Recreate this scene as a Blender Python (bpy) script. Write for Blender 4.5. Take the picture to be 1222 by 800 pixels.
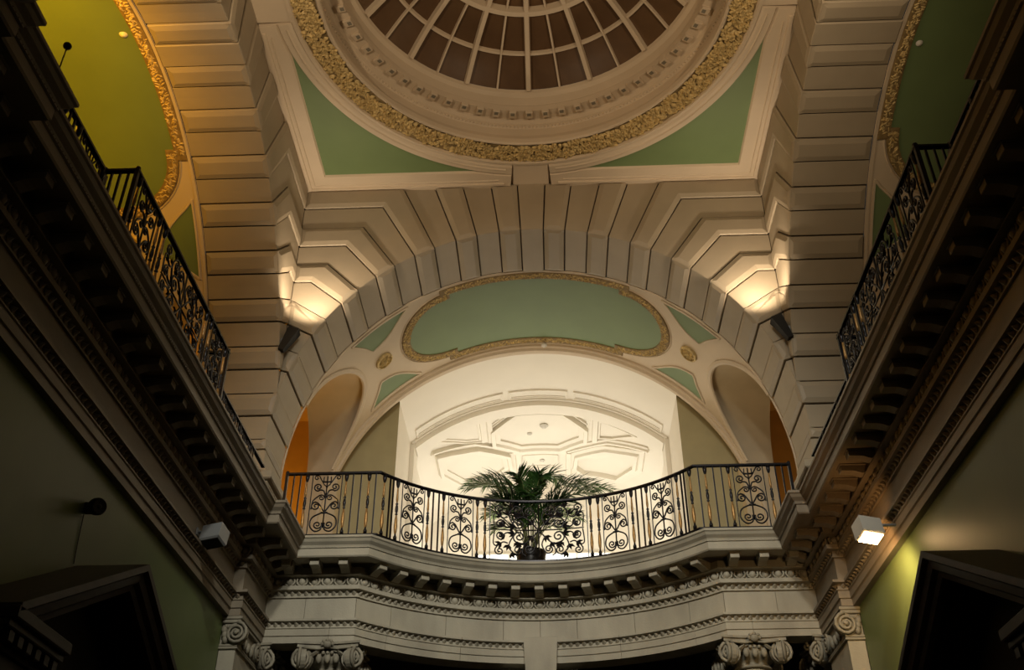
import bpy, math, random
from math import sin, cos, pi, radians as R, sqrt, hypot, atan2, asin, degrees
from mathutils import Vector, Matrix
random.seed(7)
for o in list(bpy.data.objects): bpy.data.objects.remove(o)
scn = bpy.context.scene
COL = scn.collection

# ------------------------------------------------------------------ camera
F = 1210.0; EYE = Vector((0.19, 0.0, 1.55))
def cam_axes():
    vy = Vector((670-611, -(1222-400), F)).normalized()
    vx = Vector((1, 0.0245, 0)); vx.z = -(vx.x*vy.x+vx.y*vy.y)/vy.z; vx.normalize()
    vz = vx.cross(vy)
    if vz.y < 0: vz = -vz
    return vx, vy, vz
vx, vy, vz = cam_axes()
right = Vector((vx.x, vy.x, vz.x)); up = Vector((vx.y, vy.y, vz.y)); fwd = Vector((vx.z, vy.z, vz.z))
cd = bpy.data.cameras.new('camera'); cam = bpy.data.objects.new('camera', cd); COL.objects.link(cam)
cd.sensor_fit = 'HORIZONTAL'; cd.sensor_width = 36; cd.lens = 36*F/1222; cd.clip_start = .05
m = Matrix((right, up, -fwd)).transposed().to_4x4(); m.translation = EYE
cam.matrix_world = m
scn.camera = cam
# ------------------------------------------------------------------ world, exposure
w = bpy.data.worlds.new('world'); scn.world = w; w.use_nodes = True
bg = w.node_tree.nodes['Background']; bg.inputs[0].default_value = (1.0, .93, .80, 1); bg.inputs[1].default_value = .02
scn.view_settings.view_transform = 'Standard'; scn.view_settings.look = 'None'
scn.view_settings.gamma = 1; scn.view_settings.use_curve_mapping = False
scn.view_settings.exposure = 0.0
# ------------------------------------------------------------------ large lights
def lamp(name, kind, loc, power, color, size=.3, aim=None, spot=None, blend=.6, sizey=None):
    l = bpy.data.lights.new(name, kind); l.energy = power; l.color = color
    if kind == 'AREA':
        l.size = size
        if sizey: l.shape = 'RECTANGLE'; l.size_y = sizey
    else: l.shadow_soft_size = size
    if kind == 'SPOT': l.spot_size = R(spot); l.spot_blend = blend
    o = bpy.data.objects.new(name, l); COL.objects.link(o); o.location = loc
    if aim is not None:
        o.rotation_euler = (Vector(aim)-Vector(loc)).to_track_quat('-Z', 'Y').to_euler()
    return o
YC = 10.27
AMB = (1.0, .47, .02); WARM = (1.0, .76, .50)
# added spots with no fittings, above and behind the camera, lighting the front entablature
for sx in (-1, 1):
    lamp('unseen_front_fill', 'SPOT', (sx*.9, 2.6, 12.6), 2300, (1.0, .96, .84), .35, (sx*.3, 15.4, 7.4), 62, 1.0)
# gallery and landing lamps, plus one added fill
lamp('left_gallery_lamp', 'SPOT', (-6.3, 6.9, 11.4), 1500, AMB, .25, (-7.5, 9.6, 13.9), 92, 1.0)
lamp('left_gallery_glow', 'POINT', (-8.0, 7.5, 12.3), 110, AMB, .25)
lamp('left_corner_lamp', 'POINT', (-6.9, 19.9, 9.5), 170, (1.0, .52, .08), .2)
lamp('right_corner_lamp', 'POINT', (6.9, 19.9, 9.5), 45, (1.0, .62, .25), .2)
lamp('right_gallery_lamp', 'POINT', (6.9, 11.0, 9.8), 14, (1.0, .75, .45), .25)
lamp('front_gallery_lamp', 'AREA', (0, 17.6, 8.6), 85, (1.0, .78, .50), 3.0, (0, 17.3, 14), sizey=.8)
lamp('landing_wall_fill', 'AREA', (0, 23.2, 8.7), 115, (1.0, .97, .88), 2.6, (0, 25.5, 11.6), sizey=.6)  # added unseen light that brightens the landing end wall
lamp('landing_lamp', 'AREA', (0, 22.9, 8.6), 112, (1.0, .91, .77), 3.6, (0, 22.8, 14), sizey=3.2)
# uplights (the fittings are built further down): two on the far piers, two on the near piers
for sx in (-1, 1):
    lamp('pier_uplight_beam', 'SPOT', (sx*3.98, 14.12, 11.62), 240, (1.0, .80, .58), .06, (sx*3.85, 14.4, 13.4), 120, 1.0)
    lamp('pier_uplight_beam', 'SPOT', (sx*4.0, 6.3, 11.3), 560, WARM, .15, (sx*1.6, 9.6, 15.0), 130, .9)

# ------------------------------------------------------------------ materials
MATS = {}
def mat(name, col, rough=.6, metal=0.0, var=.12, scale=3.0, bump=.0, bscale=40.0, spec=.3, emit=None, es=0, trans=0.0, streak=None):
    mt = bpy.data.materials.new(name); mt.use_nodes = True
    nt = mt.node_tree; b = nt.nodes['Principled BSDF']
    b.inputs['Roughness'].default_value = rough; b.inputs['Metallic'].default_value = metal
    b.inputs['Specular IOR Level'].default_value = spec
    b.inputs['Base Color'].default_value = (*col, 1)
    if var > 0:
        tc = nt.nodes.new('ShaderNodeTexCoord'); n = nt.nodes.new('ShaderNodeTexNoise')
        n.inputs['Scale'].default_value = scale; n.inputs['Detail'].default_value = 6
        src = tc.outputs['Object']
        if streak:
            mp = nt.nodes.new('ShaderNodeMapping'); mp.inputs['Scale'].default_value = streak
            nt.links.new(src, mp.inputs['Vector']); src = mp.outputs['Vector']
        nt.links.new(src, n.inputs['Vector'])
        rp = nt.nodes.new('ShaderNodeValToRGB')
        rp.color_ramp.elements[0].position = .3; rp.color_ramp.elements[1].position = .7
        rp.color_ramp.elements[0].color = (*[c*(1-var) for c in col], 1)
        rp.color_ramp.elements[1].color = (*[min(1, c*(1+var)) for c in col], 1)
        nt.links.new(n.outputs['Fac'], rp.inputs['Fac']); nt.links.new(rp.outputs['Color'], b.inputs['Base Color'])
        if bump > 0:
            n2 = nt.nodes.new('ShaderNodeTexNoise'); n2.inputs['Scale'].default_value = bscale
            nt.links.new(tc.outputs['Object'], n2.inputs['Vector'])
            bp = nt.nodes.new('ShaderNodeBump'); bp.inputs['Strength'].default_value = bump; bp.inputs['Distance'].default_value = .02
            nt.links.new(n2.outputs['Fac'], bp.inputs['Height']); nt.links.new(bp.outputs['Normal'], b.inputs['Normal'])
    if emit: b.inputs['Emission Color'].default_value = (*emit, 1); b.inputs['Emission Strength'].default_value = es
    if trans: b.inputs['Transmission Weight'].default_value = trans
    MATS[name] = mt
    return mt
mat('cream', (.56, .455, .325), .55, var=.05, scale=1.2, bump=.05, bscale=60)
mat('rustic', (.345, .285, .20), .5, var=.06, scale=1.5, bump=.06, bscale=50)
mat('joint', (.10, .075, .05), .9, var=.2)
mat('white', (.76, .71, .61), .5, var=.03, scale=1)
mat('olive', (.36, .31, .17), .6, var=.06)
mat('tan', (.58, .47, .31), .6, var=.05)
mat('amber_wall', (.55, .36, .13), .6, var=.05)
mat('panel_green', (.145, .205, .085), .5, var=.05, scale=1.5)
mat('wall_green', (.125, .165, .06), .45, var=.12, scale=1.0, bump=.04, bscale=30)
mat('gilt', (.50, .37, .16), .55, .1, var=.35, scale=14)
mat('gilt_dark', (.22, .15, .06), .7, .0, var=.3, scale=10)
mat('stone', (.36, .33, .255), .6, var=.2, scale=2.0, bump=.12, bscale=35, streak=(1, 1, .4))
mat('stone_dark', (.20, .18, .135), .6, var=.2, scale=4, bump=.1)
mat('shaded_stone', (.21, .175, .125), .5, var=.25, scale=2.5, bump=.1, streak=(1, .3, 1))  # same stone as the front, its colour darkened to stand for shade
mat('iron', (.012, .011, .013), .35, .6, var=.2, scale=20, spec=.5)
mat('bronze', (.33, .19, .065), .4, .4, var=.35, scale=18)
mat('wood', (.035, .022, .013), .4, var=.4, scale=3, streak=(6, 1, 6))
mat('black', (.006, .006, .005), .7, var=.1)
mat('dome_glass', (.13, .072, .034), .25, var=.25, scale=1.2, spec=.4, trans=.15)
mat('pane_glow', (.8, .8, .75), .4, var=0, emit=(1, .97, .88), es=1.6)
mat('lamp_glow', (.9, .8, .6), .4, var=0, emit=(1, .62, .28), es=30.0)
mat('grey_metal', (.30, .31, .31), .45, .3, var=.06)
mat('dark_metal', (.010, .009, .008), .6, .1, var=.2)
mat('leaf', (.022, .062, .012), .4, var=.35, scale=9)
mat('stem', (.10, .11, .035), .6, var=.2)
mat('pot', (.02, .018, .016), .25, var=.2)
mat('soil', (.03, .02, .012), .9, var=.3, scale=20)
mat('floor_stone', (.05, .043, .034), .4, var=.2, scale=2)
mat('white_plastic', (.6, .57, .5), .5, var=.02)
mat('grille', (.03, .03, .028), .5, .2, var=.3, scale=60)
mat('carved_stone', (.27, .245, .185), .6, var=.25, scale=6, bump=.1)
M_ = MATS

# ------------------------------------------------------------------ mesh helpers
class MB:
    def __init__(s): s.v = []; s.f = []; s.m = []; s.sm = []
    def add(s, vs, fs, mi=0, smooth=False):
        b = len(s.v); s.v += [tuple(p) for p in vs]
        for f in fs: s.f.append([b+i for i in f]); s.m.append(mi); s.sm.append(smooth)
        return s
    def box(s, x0, x1, y0, y1, z0, z1, mi=0):
        return s.add([(x0,y0,z0),(x1,y0,z0),(x1,y1,z0),(x0,y1,z0),(x0,y0,z1),(x1,y0,z1),(x1,y1,z1),(x0,y1,z1)],
              [(0,3,2,1),(4,5,6,7),(0,1,5,4),(1,2,6,5),(2,3,7,6),(3,0,4,7)], mi)
    def bbox(s, x0, x1, y0, y1, z0, z1, b=.01, mi=0):   # box with chamfered vertical + horizontal edges
        vs = []
        for z, e in ((z0, b), (z0+b, 0), (z1-b, 0), (z1, b)):
            vs += [(x0+e,y0+e,z),(x1-e,y0+e,z),(x1-e,y1-e,z),(x0+e,y1-e,z)]
        fs = [(3,2,1,0),(12,13,14,15)]
        for k in range(3):
            for i in range(4):
                j = (i+1) % 4; fs.append((4*k+i, 4*k+j, 4*k+4+j, 4*k+4+i))
        return s.add(vs, fs, mi)
    def loops(s, loops, closed=True, cap0=False, cap1=False, mi=0, smooth=False):
        n = len(loops[0]); vs = [p for l in loops for p in l]; fs = []
        for k in range(len(loops)-1):
            for i in range(n if closed else n-1):
                j = (i+1) % n; fs.append((k*n+i, k*n+j, (k+1)*n+j, (k+1)*n+i))
        if cap0: fs.append(list(range(n))[::-1])
        if cap1: fs.append([(len(loops)-1)*n+i for i in range(n)])
        return s.add(vs, fs, mi, smooth)
    def lathe(s, prof, n=16, c=(0,0,0), mi=0, smooth=True, cap=True):
        L = [[(c[0]+r*cos(2*pi*i/n), c[1]+r*sin(2*pi*i/n), c[2]+z) for i in range(n)] for r, z in prof]
        return s.loops(L, True, cap, cap, mi, smooth)
    def tube(s, pts, r, n=5, mi=0, r1=None, smooth=True):
        pts = [Vector(p) for p in pts]; N = len(pts); L = []; prev = None
        for i, p in enumerate(pts):
            t = (pts[min(i+1, N-1)]-pts[max(i-1, 0)])
            if t.length < 1e-9: t = Vector((0,0,1))
            t.normalize()
            if prev is None:
                a = Vector((0,0,1)) if abs(t.z) < .9 else Vector((1,0,0))
                u = t.cross(a).normalized()
            else:
                u = (prev - t*prev.dot(t))
                u = u.normalized() if u.length > 1e-6 else t.orthogonal().normalized()
            prev = u; v = t.cross(u)
            rr = r if r1 is None else r+(r1-r)*i/max(1, N-1)
            L.append([p+u*rr*cos(2*pi*k/n)+v*rr*sin(2*pi*k/n) for k in range(n)])
        return s.loops(L, True, True, True, mi, smooth)
    def ball(s, c, rx, ry=None, rz=None, n=8, k=5, mi=0):
        ry = ry or rx; rz = rz or rx; L = []
        for j in range(k+1):
            a = -pi/2+pi*j/k; q = max(cos(a), .02)
            L.append([(c[0]+rx*q*cos(2*pi*i/n), c[1]+ry*q*sin(2*pi*i/n), c[2]+rz*sin(a)) for i in range(n)])
        return s.loops(L, True, True, True, mi, True)
    def mesh(s, name, mats, off=(0,0,0)):
        me = bpy.data.meshes.new(name)
        me.from_pydata([(a-off[0], b-off[1], c-off[2]) for a, b, c in s.v], [], s.f)
        for q in (mats if isinstance(mats, (list, tuple)) else [mats]): me.materials.append(M_[q])
        me.polygons.foreach_set('material_index', s.m); me.polygons.foreach_set('use_smooth', s.sm)
        me.update()
        return me
    def build(s, name, mats, parent=None, **kw):
        off = parent_loc(parent)
        return link(name, s.mesh(name, mats, off), parent, **kw)
def parent_loc(p):
    v = Vector((0,0,0))
    while p is not None: v += p.location; p = p.parent
    return v
def link(name, data, parent=None, label=None, cat=None, group=None, kind=None, loc=None, rot=None):
    o = bpy.data.objects.new(name, data); COL.objects.link(o); o.parent = parent
    if loc is not None: o.location = loc
    if rot is not None: o.rotation_euler = rot
    if label: o['label'] = label
    if cat: o['category'] = cat
    if group: o['group'] = group
    if kind: o['kind'] = kind
    return o
def thing(name, label=None, cat=None, loc=(0,0,0), rotz=0, group=None, kind=None, parent=None):
    o = link(name, None, parent, label, cat, group, kind, loc, (0,0,rotz)); o.empty_display_size = .2
    return o
def copy_tree(o, parent=None, **kw):
    c = o.copy(); COL.objects.link(c); c.parent = parent
    for ch in list(o.children): copy_tree(ch, c)
    return c
def offset_poly(poly, d):
    """inset a CCW polygon by d (mitred)"""
    n = len(poly); out = []
    for i in range(n):
        p0, p1, p2 = poly[i-1], poly[i], poly[(i+1) % n]
        a = Vector((p1[0]-p0[0], p1[1]-p0[1])); b = Vector((p2[0]-p1[0], p2[1]-p1[1]))
        if a.length < 1e-7: a = b
        if b.length < 1e-7: b = a
        a.normalize(); b.normalize()
        na = Vector((-a.y, a.x)); nb = Vector((-b.y, b.x)); k = na+nb
        den = max(.35, 1+na.dot(nb))
        out.append((p1[0]+d*k.x/den, p1[1]+d*k.y/den))
    return out
def clip_poly(poly, ax, val, sign):
    out = []
    for i in range(len(poly)):
        a, b = poly[i-1], poly[i]; da, db = sign*(val-a[ax]), sign*(val-b[ax])
        if (da >= 0) != (db >= 0):
            t = da/(da-db); out.append((a[0]+(b[0]-a[0])*t, a[1]+(b[1]-a[1])*t))
        if db >= 0: out.append(b)
    # drop doubles
    res = []
    for p in out:
        if not res or hypot(p[0]-res[-1][0], p[1]-res[-1][1]) > 1e-4: res.append(p)
    if len(res) > 1 and hypot(res[0][0]-res[-1][0], res[0][1]-res[-1][1]) < 1e-4: res.pop()
    return res
def area(poly): return .5*sum(poly[i-1][0]*poly[i][1]-poly[i][0]*poly[i-1][1] for i in range(len(poly)))
def raised(mb, poly, fn, layers, mi=0):
    if area(poly) < 0: poly = poly[::-1]
    per = sum(hypot(poly[i][0]-poly[i-1][0], poly[i][1]-poly[i-1][1]) for i in range(len(poly)))
    k = min(1, .62*2*area(poly)/per/max(l[0] for l in layers))      # small or pointed stones take a narrower chamfer
    L = [[fn(u, v, d) for u, v in offset_poly(poly, ins*k)] for ins, d in layers]
    mb.loops(L, True, False, True, mi)
def resample(pts, step, closed=False):
    P = list(pts)+([pts[0]] if closed else []); out = []
    for a, b in zip(P[:-1], P[1:]):
        n = max(1, int(math.ceil(hypot(b[0]-a[0], b[1]-a[1])/step)))
        for i in range(n): out.append((a[0]+(b[0]-a[0])*i/n, a[1]+(b[1]-a[1])*i/n))
    if not closed: out.append(P[-1])
    return out
def band(mb, pts, prof, fn, closed=False, mi=0, smooth=False):
    """moulding along a 2-D path; prof = [(offset across, height)], fn maps (u,v,height) to 3-D"""
    n = len(pts); N = []
    for i in range(n):
        p0 = pts[i-1] if (closed or i > 0) else None
        p2 = pts[(i+1) % n] if (closed or i < n-1) else None
        p1 = pts[i]
        a = Vector((p1[0]-p0[0], p1[1]-p0[1])).normalized() if p0 else None
        b = Vector((p2[0]-p1[0], p2[1]-p1[1])).normalized() if p2 else None
        a = a or b; b = b or a
        na = Vector((-a.y, a.x)); nb = Vector((-b.y, b.x)); k = na+nb; den = max(.4, 1+na.dot(nb))
        N.append((k.x/den, k.y/den))
    L = [[fn(p[0]+q[0]*o, p[1]+q[1]*o, h) for o, h in prof] for p, q in zip(pts, N)]
    if closed: L.append(L[0])
    mb.loops(L, False, False, False, mi, smooth)
    if not closed:
        k = len(prof)
        mb.add(L[0], [list(range(k))], mi); mb.add(L[-1], [list(range(k))[::-1]], mi)

# ================================================================== plan of the hall
S = 4.38; RA = 4.5; ZS = 9.41; ZC = 15.05; DS = 5.63          # wall planes, arch radius, springing, ceiling, far side of the arches
FL = 7.87                                                       # top of the gallery cornice
# ------------------------------------------------------------------ floors
mb = MB().box(-9, 9, -7, 26, -.2, 0); mb.build('floor', 'floor_stone', None, label='dark stone floor of the hall', cat='floor', kind='structure')
# ------------------------------------------------------------------ entablature path (frieze line), room on the right of travel
CA, RF = 12.74, 3.89
xj = sqrt(RF**2-(15.38-CA)**2)
aj = asin(xj/RF)
arc = [(RF*sin(-aj+2*aj*i/40), CA+RF*cos(-aj+2*aj*i/40)) for i in range(41)]
LEFT = [(-4.20, 3.0), (-4.20, 4.25), (-4.28, 4.25), (-4.28, 5.08), (-4.44, 5.08), (-4.44, 14.08), (-4.28, 14.08), (-4.28, 15.38)]
FRONT = [(-4.28, 15.38)]+arc+[(4.28, 15.38)]
RIGHT = [(-x, y) for x, y in LEFT[::-1]]
FULL = LEFT+FRONT[1:]+RIGHT[1:]
def norms(path):
    out = []
    for i in range(len(path)):
        p0 = path[max(0, i-1)]; p1 = path[i]; p2 = path[min(len(path)-1, i+1)]
        a = Vector((p1[0]-p0[0], p1[1]-p0[1])); b = Vector((p2[0]-p1[0], p2[1]-p1[1]))
        if a.length < 1e-9: a = b
        if b.length < 1e-9: b = a
        a.normalize(); b.normalize()
        na = Vector((a.y, -a.x)); nb = Vector((b.y, -b.x)); k = na+nb; den = max(.3, 1+na.dot(nb))
        out.append((k.x/den, k.y/den))
    return out
FN = norms(FULL)
iL = len(LEFT)-1; iR = len(LEFT)+len(FRONT)-2
SEGS = {'left': (0, iL), 'front': (iL, iR), 'right': (iR, len(FULL)-1)}
def off_path(seg, o, z=0):
    a, b = SEGS[seg]
    return [Vector((FULL[i][0]+FN[i][0]*o, FULL[i][1]+FN[i][1]*o, z)) for i in range(a, b+1)]
def sweep(mb, seg, prof, mi=0):
    P = [off_path(seg, o, z) for o, z in prof]
    L = [[P[k][i] for k in range(len(prof))] for i in range(len(P[0]))]
    mb.loops(L, False, False, False, mi)
def walk(seg, o, z, pitch, fn, margin=.0):
    """call fn(point, tangent, inward normal) at an even pitch along each run of the offset path"""
    P = off_path(seg, o, z); runs = []; cur = [P[0]]
    for i in range(1, len(P)):
        cur.append(P[i])
        if i < len(P)-1:
            a = (P[i]-P[i-1]).normalized(); b = (P[i+1]-P[i]).normalized()
            if a.dot(b) < .95: runs.append(cur); cur = [P[i]]
    runs.append(cur)
    for run in runs:
        Ls = [0]
        for a, b in zip(run[:-1], run[1:]): Ls.append(Ls[-1]+(b-a).length)
        n = max(1, int(round((Ls[-1]-2*margin)/pitch)))
        if Ls[-1] < pitch*.6: continue
        for k in range(n):
            t = margin+(Ls[-1]-2*margin)*(k+.5)/n
            for j in range(len(run)-1):
                if Ls[j+1] >= t: break
            u = (t-Ls[j])/max(1e-9, Ls[j+1]-Ls[j]); p = run[j].lerp(run[j+1], u)
            tg = (run[j+1]-run[j]).normalized()
            fn(p, tg, Vector((tg.y, -tg.x, 0)))
# profiles (projection from frieze, height)
P_CORNICE = [(-.10,7.87),(.66,7.87),(.66,7.835),(.64,7.82),(.62,7.78),(.575,7.74),(.565,7.715),(.565,7.70),(.545,7.69),(.545,7.58),(.53,7.56),(.12,7.57)]
P_BED = [(.12,7.57),(.12,7.43),(.16,7.43),(.16,7.412),(.03,7.405),(.03,7.27),(.105,7.265),(.105,7.20),(.02,7.19),(.015,7.12),(.03,7.115),(.03,7.095),(.0,7.095)]
P_ARCH = [(.0,6.74),(.11,6.735),(.11,6.70),(.035,6.69),(.035,6.62),(.06,6.615),(.06,6.60),(.045,6.59),(.045,6.49),(.025,6.48),(.025,6.38),(-.35,6.38)]
modme = MB()
for sgn in (0,):
    pr = [(.0,0),(.0,-.13),(.07,-.135),(.13,-.11),(.18,-.098),(.325,-.095),(.33,-.09),(.33,0)]
    modme.loops([[(x, p, q) for p, q in pr] for x in (-.07, .07)], True, True, True)
    modme.bbox(-.085, .085, .0, .345, -.022, .0, .006)
MODME = {k: modme.mesh('modillion', k) for k in ('stone', 'shaded_stone')}
def egg_and_leaf(seg, stone, parent):
    e = MB(); d = MB()
    def egg(p, t, n):
        L = []
        for j in range(5):
            a = -pi/2+pi*j/4; q = max(.05, cos(a)); zz = .065*sin(a)
            L.append([p+t*(.062*q*cos(pi*i/4))+n*(.075*q*sin(pi*i/4))+Vector((0,0,zz)) for i in range(5)])
        e.loops(L, False, False, False, 0, True)
        for s in (-1, 1):
            e.tube([p+t*(s*.085*sin(k))+n*.03+Vector((0,0,-.075*cos(k)+.01)) for k in (.2, .9, 1.6, 2.2)], .017, 4)
    walk(seg, .045, 7.335, .205, egg)
    e.build('egg_moulding', stone, parent, kind='stuff')
    def leaf(p, t, n):
        d.add([p-t*.040, p+t*.040, p+Vector((0,0,-.068)), p+n*.062+Vector((0,0,-.012)), p-t*.03+Vector((0,0,-.045))+n*.01, p+t*.03+Vector((0,0,-.045))+n*.01], [(0,1,3),(1,5,3),(5,2,3),(2,4,3),(4,0,3)])
    walk(seg, .02, 7.188, .11, leaf)
    walk(seg, .038, 6.69, .11, leaf)
    walk(seg, .553, 7.72, .05, lambda p, t, n: d.add([p-t*.016, p+t*.016, p+Vector((0,0,-.03)), p+n*.022+Vector((0,0,-.012))], [(0,1,3),(1,2,3),(2,0,3)]))
    d.build('leaf_moulding', stone, parent, kind='stuff')
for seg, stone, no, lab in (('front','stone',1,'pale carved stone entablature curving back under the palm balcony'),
                       ('left','shaded_stone',2,'shade-darkened carved side entablature above the wall with the loudspeaker'),
                       ('right','shaded_stone',3,'shade-darkened carved side entablature beside the lit floodlight')):
    t = thing('trim_%d' % no, lab, 'entablature', kind='structure')
    mb = MB(); sweep(mb, seg, P_CORNICE); mb.build('cornice', stone, t)
    mb = MB(); sweep(mb, seg, P_BED); mb.build('bed_moulding', stone, t)
    egg_and_leaf(seg, stone, t)
    def mod(p, tg, n, t=t, stone=stone):
        o = link('modillion', MODME[stone], t)
        o.location = p; o.rotation_euler = (0, 0, atan2(n.y, n.x)-pi/2)
    walk(seg, .12, 7.565, .41, mod)
    if seg == 'front':
        # frieze and architrave are stones with open joints
        P0 = off_path(seg, 0); Ls = [0]
        for a, b in zip(P0[:-1], P0[1:]): Ls.append(Ls[-1]+(b-a).length)
        tot = Ls[-1]; nrm = [Vector((FN[i][0], FN[i][1], 0)) for i in range(iL, iR+1)]
        def at(s):
            for j in range(len(P0)-1):
                if Ls[j+1] >= s-1e-9: break
            u = (s-Ls[j])/(Ls[j+1]-Ls[j]); return P0[j].lerp(P0[j+1], u), nrm[j].lerp(nrm[j+1], u)
        def stone_run(name, s0, s1, prof):
            ss = [s0]+[q for q in Ls if s0+.01 < q < s1-.01]+[s1]; L = []
            for q in ss:
                p, n = at(q); L.append([p+n*o+Vector((0,0,z)) for o, z in prof])
            b = MB().loops(L, False); k = len(prof)
            b.add(L[0], [list(range(k))]); b.add(L[-1], [list(range(k))[::-1]])
            b.build(name, stone, t)
        js = [.0, .62, 1.42, 2.08, 3.05, 4.02, tot/2, tot-4.02, tot-3.05, tot-2.08, tot-1.42, tot-.62, tot]
        for a, b in zip(js[:-1], js[1:]):
            stone_run('frieze_stone', a+.004, b-.004, [(-.3,7.10),(0,7.10),(.0,6.73),(-.3,6.73)])
        js = [.0, 1.02, 2.0, 3.3, tot/2, tot-3.3, tot-2.0, tot-1.02, tot]
        for a, b in zip(js[:-1], js[1:]):
            stone_run('architrave_stone', a+.003, b-.003, P_ARCH+[(-.35, 6.74)])
        mb = MB(); sweep(mb, seg, [(-.02,7.12),(-.02,6.40)]); mb.build('core', 'joint', t)
        # keystone
        mb = MB()
        yk = CA+RF
        mb.loops([[(-.27,yk-.18,6.765),(.27,yk-.18,6.765),(.27,yk+.2,6.765),(-.27,yk+.2,6.765)],
                  [(-.275,yk-.24,6.74),(.275,yk-.24,6.74),(.275,yk+.2,6.74),(-.275,yk+.2,6.74)],
                  [(-.22,yk-.17,5.7),(.22,yk-.17,5.7),(.22,yk+.2,5.7),(-.22,yk+.2,5.7)]], True, True, True)
        mb.build('keystone', stone, t)
        for sx in (-1, 1):
            mb = MB().bbox(min(sx*.23, sx*.62), max(sx*.23, sx*.62), yk+.0, yk+.3, 5.7, 6.28, .02); mb.build('lintel_stone', stone, t)
    else:
        mb = MB(); sweep(mb, seg, [(.0,7.10),(.0,6.73)]); mb.build('frieze', stone, t)
        mb = MB(); sweep(mb, seg, P_ARCH); mb.build('architrave', stone, t)
        q = -1 if seg == 'left' else 1
        MB().lathe([(.04,-.16),(.12,-.15),(.13,-.12),(.17,-.11),(.18,-.04),(.22,-.02),(.235,.06),(.22,.16),(.10,.18)], 24, (q*3.50, 4.42, 7.80)).build('corner_roll', 'shaded_stone', t)

# ------------------------------------------------------------------ lower walls
def plain(name, lab, mb, mt, cat='wall'): return mb.build(name, mt, None, label=lab, cat=cat, kind='structure')
plain('wall_left', 'dark green lower wall carrying the loudspeaker', MB().box(-4.8, -4.5, -7, 14.09, 0, 7.3), 'wall_green')
plain('wall_right', 'green lower wall lit by the glowing floodlight', MB().box(4.5, 4.8, -7, 14.09, 0, 7.3), 'wall_green')
plain('wall_back', 'dark wall far behind the columns under the balcony', MB().box(-9, 9, 20.6, 20.8, 0, 7.6), 'wood')
# gallery slab: U-shaped, following the cornice
gp = [(FULL[i][0]+FN[i][0]*.55, FULL[i][1]+FN[i][1]*.55) for i in range(len(FULL))]
mb = MB()
fr = gp[iL:iR+1]
top = [(x, y, FL-.03) for x, y in fr]; bk = [(x, 26.5, FL-.03) for x, y in fr]
mb.loops([top, bk], False); mb.loops([[(x, y+.3, 7.55) for x, y in fr], [(x, 26.5, 7.55) for x, y in fr]], False)
for s in (-1, 1):
    mb.box(min(s*3.9, s*9.3), max(s*3.9, s*9.3), -2, 26.5, 7.6, FL-.03)
plain('floor_gallery', 'gallery floor slab behind the balcony cornices', mb, 'floor_stone', 'floor')

# ------------------------------------------------------------------ rusticated arches on three sides of the crossing
PITCH = 180/34
def locus(a):    # where a radial joint (angle from crown, rad) turns level
    # u = t sin a, z = ZS + t cos a ; z = 14.98-1.473(u-2.57)
    t = (14.98+1.473*2.57-ZS)/(cos(a)+1.473*sin(a)); return t*sin(a), ZS+t*cos(a)
def joint_line(a, r=RA):
    s = 1 if a >= 0 else -1; a = abs(a)
    if degrees(a) < 27: return [(s*r*sin(a), ZS+r*cos(a)), (s*7*sin(a), ZS+7*cos(a))]
    u, z = locus(a)
    return [(s*r*sin(a), ZS+r*cos(a)), (s*u, z), (s*6, z)]
def fmap(u, v, d): return (u, S-d, v)
def smap(sarc, t, d):
    a = sarc/RA; return ((RA-d)*sin(a), t, ZS+(RA-d)*cos(a))
PANEL = [(.022,-.05),(.018,.012),(.026,.024),(.034,.026),(.105,.050)]
PD = .05
FLAT = [(.008,-.05),(.004,-.006),(.010,.0)]
arch = thing('wall_front', 'rusticated front arch wall framing the green oval vault panel', 'wall', (0,YC,0), kind='structure')
for k in range(-17, 18):
    a0, a1 = R(PITCH*(k-.5)), R(PITCH*(k+.5))
    a0, a1 = max(a0, -pi/2), min(a1, pi/2)
    if a1-a0 < .01: continue
    mid = (a0+a1)/2; pd = PD if k % 2 else (.04 if k == 0 else 0); rb = RA-pd
    L0, L1 = joint_line(a0, rb), joint_line(a1, rb)
    ap = [(rb*sin(mid), ZS+rb*cos(mid))]
    poly = L0[::-1]+ap+L1
    if k == 5: poly = L0[::-1]+ap+L1+[(6, 16.5)]          # blocks that fill the corner under the ceiling
    elif k == -5: poly = [(-6, 16.5)]+L0[::-1]+ap+L1
    for ax, val, sg in ((0, S, 1), (0, -S, -1), (1, ZC, 1)):
        if poly: poly = clip_poly(poly, ax, val, sg)
    lay = PANEL if k % 2 else FLAT
    if k == 0: lay = [(.004,-.04),(.004,.03),(.012,.04)]
    mb = MB()
    if poly and abs(area(poly)) > .01:
        if area(poly) < 0: poly = poly[::-1]
        raised(mb, poly, fmap, lay)
    # soffit
    t = [max(S, RA*abs(cos(pi/2-abs(a)))+0) if degrees(pi/2-abs(a)) < 13.4 else S for a in (a0, mid, a1)]
    t = [q-pd for q in t]
    sp = [(RA*a0, t[0]), (RA*mid, t[1]), (RA*a1, t[2]), (RA*a1, DS), (RA*mid, DS), (RA*a0, DS)]
    raised(mb, sp, smap, lay)
    me = mb.mesh('voussoir', 'rustic')
    link('keystone' if k == 0 else 'voussoir', me, arch)
mb = MB()      # dark joints behind the blocks
N = 60
am = asin((S+.02)/(RA+.02))
lo = [((RA+.02)*sin(-am+2*am*i/N), S+.045, ZS+(RA+.02)*cos(-am+2*am*i/N)) for i in range(N+1)]
mb.loops([lo, [(x, S+.045, ZC+.1) for x, y, z in lo]], False)
an = [-pi/2+pi*i/N for i in range(N+1)]
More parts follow.
